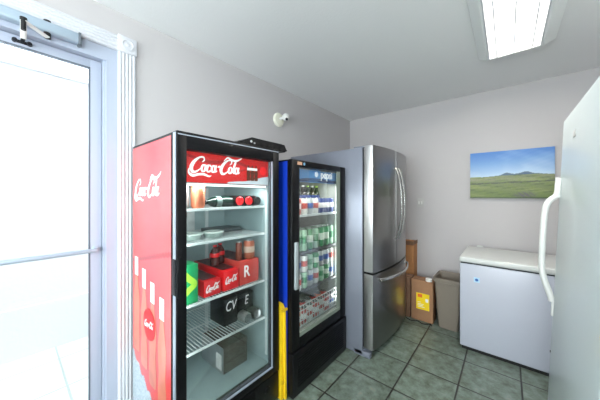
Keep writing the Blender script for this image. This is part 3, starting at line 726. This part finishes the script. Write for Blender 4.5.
def bowed(y0, y1, z0, z1, name):
    n = 14; pts = []
    ys_ = [y0+(y1-y0)*i/n for i in range(n+1)]
    r = .008
    pts = [(RXB+.004, y0, z0), (bowx(y0)-r, y0, z0)]
    pts += [(bowx(y)-(r*.3 if i in (0, n) else 0), y+(r*.3 if i == 0 else -r*.3 if i == n else 0), z0) for i, y in enumerate(ys_)]
    pts += [(bowx(y1)-r, y1, z0), (RXB+.004, y1, z0)]
    return MB().prism(pts, (0, 0, z1-z0)).build(name, M_steel, rf)
dA = bowed(RY0+.001, YC-.003, .722, 1.785, 'refrigerator_door')
dB = bowed(YC+.003, RY1-.001, .722, 1.785, 'refrigerator_door')
dC = bowed(RY0+.001, RY1-.001, .08, .706, 'freezer_drawer')
def vhandle(y, lean, par):
    P = []
    for i in range(21):
        t = i/20; z = .955+t*.665; P.append((bowx(y)+.012+.055*math.sin(PI*t)**.8, y+lean*math.sin(PI*t), z))
    b = MB(); b.tube(P, .013, .009, up=(0, 1, 0)); b.cyl((bowx(y)-.006, y, .965), (P[0][0]+.006, y, .965), .011); b.cyl((bowx(y)-.006, y, 1.61), (P[0][0]+.006, y, 1.61), .011)
    return b.build('door_handle', M_steelh, par)
vhandle(YC-.04, -.004, dA); vhandle(YC+.035, .004, dB)
P = []
for i in range(25):
    t = i/24; y = RY0+.07+t*(RY1-RY0-.14); P.append((bowx(y)+.014+.045*math.sin(PI*t)**.6, y, .655-.006*math.sin(PI*t)))
b = MB(); b.tube(P, .014, .009, up=(0, 0, 1))
for y in (RY0+.085, RY1-.085): b.cyl((bowx(y)-.005, y, .655), (bowx(y)+.03, y, .655), .011)
b.build('drawer_handle', M_steelh, dC)

# ------------------------------------------------------------------ chest freezer
cf = thing('chest_freezer', (.15, 2.92, 0), 'low white chest freezer against the back wall under the landscape picture', 'chest freezer')
FX0, FX1, FY0, FY1 = -.325, .62, 2.617, 3.215
MB().box(FX0, FX1, FY0, FY1, .028, .762, .008, 3).build('cabinet', M_chest, cf)
MB().box(FX0+.006, FX1-.006, FY0+.008, FY1-.006, .762, .772).build('lid_gasket', M_gasket, cf)
MB().box(FX0-.004, FX1+.004, FY0-.008, FY1+.002, .772, .822, .014, 4).build('lid', M_chlid, cf)
MB().box(FX0+.015, FX1-.015, FY0+.012, FY1-.01, 0, .028).build('shadow_plinth', M_blackm, cf)  # black plinth, also draws the dark shadow strip under the cabinet
for x in (FX0+.08, FX1-.1): MB().box(x, x+.05, FY1+.0, FY1+.018, .70, .835, .003).build('lid_hinge', M_chlid, cf)
bd = MB().box(-.222, -.180, FY0-.0015, FY0, .612, .655).build('maker_badge', mat('badge_lightblue', (176, 210, 230), .35), cf)
MB().lathe([(.012, 0), (.011, -.001)], (-.201, FY0-.0015, .633), 20, 'Y').build('badge_emblem', mat('badge_blue', (30, 90, 160), .35), bd)

# ------------------------------------------------------------------ upright freezer (leans back slightly on raised front feet)
uf = thing('upright_freezer', (.168, 1.98, 0), 'large white upright freezer with a long bow handle, at the right edge', 'freezer')
def U(m): return m
b = MB(); o = uf.location
def ub(x0, x1, y0, y1, z0, z1, bev=0, mb=None, seg=3): (mb or b).box(o.x+x0, o.x+x1, o.y+y0, o.y+y1, o.z+z0, o.z+z1, bev, seg)
ub(.07, .70, -.90, -.004, .06, 1.775, .008); b.build('cabinet', M_appl, uf)
b = MB(); ub(.058, .07, -.895, -.012, .075, 1.765); b.build('gasket', M_gasket, uf)
b = MB(); ub(0, .058, -.902, 0, .07, 1.78, .010); ud = b.build('freezer_door', M_appl, uf)
b = MB()
for y in (-.84, -.06): b.cyl((o.x+.11, o.y+y, .006), (o.x+.11, o.y+y, .06), .018); b.cyl((o.x+.64, o.y+y, .028), (o.x+.64, o.y+y, .06), .018)
b.build('levelling_foot', M_blackm, uf)
yh = o.y-.03
P0 = [(-.008, 1.465), (-.009, 1.43), (-.010, 1.385), (-.018, 1.362), (-.042, 1.345), (-.062, 1.315), (-.070, 1.27), (-.073, 1.20), (-.073, 1.10), (-.072, 1.0), (-.066, .94), (-.050, .885), (-.030, .84), (-.014, .805), (-.009, .78)]
P0 = [(x if x > -.02 else -.012+(x+.012)*.76, z) for x, z in P0]
b = MB(); b.tube([(o.x+x, yh, z) for x, z, _ in spline([(x, z, 0) for x, z in P0], 4)], .016, .0145, n=16, up=(0, 1, 0)); b.build('bow_handle', M_white, ud)
b = MB(); b.box(o.x-.010, o.x, yh-.011, yh+.011, .70, .795, .003); b.box(o.x-.016, o.x, yh-.014, yh+.014, 1.355, 1.37, .003); b.box(o.x-.014, o.x, yh-.013, yh+.013, .785, .80, .003); b.build('handle_mount', M_white, ud)
b = MB(); b.cyl((o.x-.003, o.y-.012, .49), (o.x, o.y-.012, .49), .006); b.build('door_lock', M_darkmetal, ud)
b = MB(); ub(-.002, 0, -.36, -.30, 1.635, 1.665, .0008, b, 1); b.build('maker_plate', M_chlid, ud)
uf.rotation_euler = (0, math.radians(2.3), 0)

# ------------------------------------------------------------------ corner things
# bin
wb = thing('waste_bin', (-.462, 3.02, 0), 'grey-taupe plastic waste bin standing beside the chest freezer', 'bin')
b = MB()
def rr(x0, x1, y0, y1, z, r=.025, n=5):
    out = []
    for (cx, cy, a) in ((x1-r, y1-r, 0), (x0+r, y1-r, 90), (x0+r, y0+r, 180), (x1-r, y0+r, 270)):
        for i in range(n): t = math.radians(a+90*i/(n-1)); out.append((cx+r*math.cos(t), cy+r*math.sin(t), z))
    return out
def loft(b, rings, caps=(True, True)):
    R = [[b.bm.verts.new(p) for p in ring] for ring in rings]
    for A, B in zip(R, R[1:]):
        for k in range(len(A)): b.bm.faces.new((A[k], A[(k+1) % len(A)], B[(k+1) % len(A)], B[k]))
    if caps[0]: b.bm.faces.new(list(reversed(R[0])))
    if caps[1]: b.bm.faces.new(R[-1])
bx = lambda g, z: rr(-.548-g*1.3, -.375+g, 2.885-g, 3.14+g, z)
loft(b, [bx(0, 0), bx(.012, .2), bx(.024, .47), bx(.034, .475), bx(.036, .512), bx(.030, .515), bx(.022, .505), bx(.010, .2), bx(-.004, .006)])
b.build('bin_body', M_bin, wb)
b = MB(); loft(b, [bx(-.004, .02), bx(.008, .22)], (True, True)); b.build('bin_inner_plug', mat('bin_inside', (52, 48, 42), .8), wb)  # solid darker plug filling the lower inside of the bin
# jug carton
jb = thing('syrup_carton', (-.70, 2.97, 0), 'brown carton with yellow label and white cap, on the floor beside the waste bin', 'carton')
MB().box(-.818, -.60, 2.90, 3.06, 0, .435, .003).build('carton_body', M_card, jb)
LZ = -.045
yl = MB().box(-.765, -.635, 2.8985, 2.8999, .125, .300).build('yellow_label', mat('label_yellow', (244, 208, 16), .4), jb)
MB().box(-.750, -.705, 2.8975, 2.8984, .255, .290).build('label_print', mat('label_red', (224, 110, 40), .4), yl)
b = MB()
for zz_, xx_ in ((.15, -.68), (.165, -.70), (.18, -.69), (.2, -.72)): b.box(-.750, xx_, 2.8975, 2.8984, zz_, zz_+.005)
b.box(-.672, -.645, 2.8975, 2.8984, .215, .25); b.build('label_lines', M_print_w, yl)
b = MB(); b.lathe([(.032, .435), (.032, .462), (.028, .466)], (-.648, 2.94, 0), 24); b.build('bottle_cap', M_white, jb)
b = MB(); b.box(-.80, -.69, 2.93, 2.95, .435, .4365); b.build('cut_opening', M_cardd, jb)
# second low carton, partly hidden
jc = thing('cardboard_box', (-.90, 2.98, 0), 'low brown box behind the steel refrigerator, left of the yellow-labelled carton', 'box')
MB().box(-1.03, -.83, 2.90, 3.06, 0, .44, .003).build('carton_body', M_cardd, jc)
MB().box(-1.03, -.83, 2.972, 2.988, .4402, .4412).build('packing_tape', M_card, jc)
# tall box
tbx = thing('cardboard_box', (-.96, 3.2, 0), 'tall brown cardboard box upright against the back wall behind the low cartons', 'box')
MB().box(-1.12, -.862, 3.15, 3.31, 0, .80, .003).build('carton_body', mat('cardboard_orange', (170, 118, 72), .8, noise=(12, .15)), tbx)
b = MB(); b.box(-1.12, -.862, 3.146, 3.1495, .76, .81); b.box(-.862, -.8585, 3.15, 3.31, .77, .812); b.build('box_flap', M_cardd, tbx)
# cord
pts = spline([(-.86, 2.86, .006), (-.80, 2.83, .006), (-.74, 2.86, .006), (-.68, 2.83, .006), (-.62, 2.87, .006), (-.60, 2.84, .006)], 6)
tag(MB().tube([p for p in pts], .005, n=8, up=(0, 0, 1)).build('power_cord', M_blackm), 'short dark power cord lying on the tiles before the cartons', 'cord')

# ------------------------------------------------------------------ light
w = bpy.data.worlds.new('World'); scene.world = w; w.use_nodes = True
bg = w.node_tree.nodes['Background']; bg.inputs[0].default_value = (.93, .97, 1.0, 1); bg.inputs[1].default_value = 4.2
def area(name, loc, rot, sx_, sy_, e, col=(1, 1, 1)):
    l = bpy.data.lights.new(name, 'AREA'); l.shape = 'RECTANGLE'; l.size = sx_; l.size_y = sy_; l.energy = e; l.color = col
    o = bpy.data.objects.new(name, l); COL.objects.link(o); o.location = loc; o.rotation_euler = rot; return o
for xx in (lx0+.09, lx1-.09): area('fluorescent_lamp', (xx, (ly0+ly1)/2, CH-.047), (0, 0, 0), .034, ly1-ly0-.06, 24, (1, .97, .92))
area('added_side_fill', (EX+.12, -1.1, 1.42), (0, math.radians(90), 0), 1.25, 1.5, 35, (.95, .98, 1))  # added fill light outside the unseen side window
area('added_near_fill', (-.4, NY-.12, 1.5), (math.radians(90), 0, 0), 2.1, 1.35, 76, (.93, .97, 1))  # added fill from behind the camera, through the made-up near window
MB().box(-1.236, -1.226, .56, 1.105, 1.418, 1.43).build('added_glow_strip', mat('added_glow_strip', (250, 250, 250), .4, emit=(240, 255, 255), estr=.8), ck)  # glowing strip added to go with the cola cooler fill light
area('cola_cooler_fill', (-1.26, .833, 1.415), (0, math.radians(20), 0), .03, .5, 1.4, (.92, 1, 1))  # added fill light, brightens the cola cooler inside
for yy, sg_ in ((.553, 1), (1.112, -1)): area('cola_cooler_side_fill', (-1.232, yy, .85), (math.radians(90)*sg_, 0, math.radians(50)*sg_), .02, 1.1, 1.3 if sg_ > 0 else .15, (.92, 1, 1))  # upright fill lights added behind the door posts, no real tubes known
area('blue_cooler_fill', (-1.165, 1.575, 1.46), (0, math.radians(15), 0), .02, .5, 1.4, (1, 1, .95))  # fill light added under the sign to lift the blue cooler interior
for yy, sg_ in ((1.285, 1), (1.865, -1)): area('blue_cooler_side_fill', (-1.14, yy, .95), (math.radians(90)*sg_, 0, math.radians(50)*sg_), .015, 1.0, 1.1, (1, 1, .96))  # pair of added side fills to brighten the cans

# ------------------------------------------------------------------ camera
cam = bpy.data.cameras.new('camera'); co = bpy.data.objects.new('camera', cam); COL.objects.link(co)
cam.sensor_width = 36; cam.lens = 246/600*36; cam.shift_y = -5/600; cam.clip_start = .02
co.location = (0, 0, 1.37); co.rotation_euler = (PI/2, 0, math.radians(40.08))
scene.camera = co
vs = scene.view_settings; vs.view_transform = 'Standard'; vs.look = 'None'; vs.exposure = .85; vs.gamma = 1; vs.use_curve_mapping = False
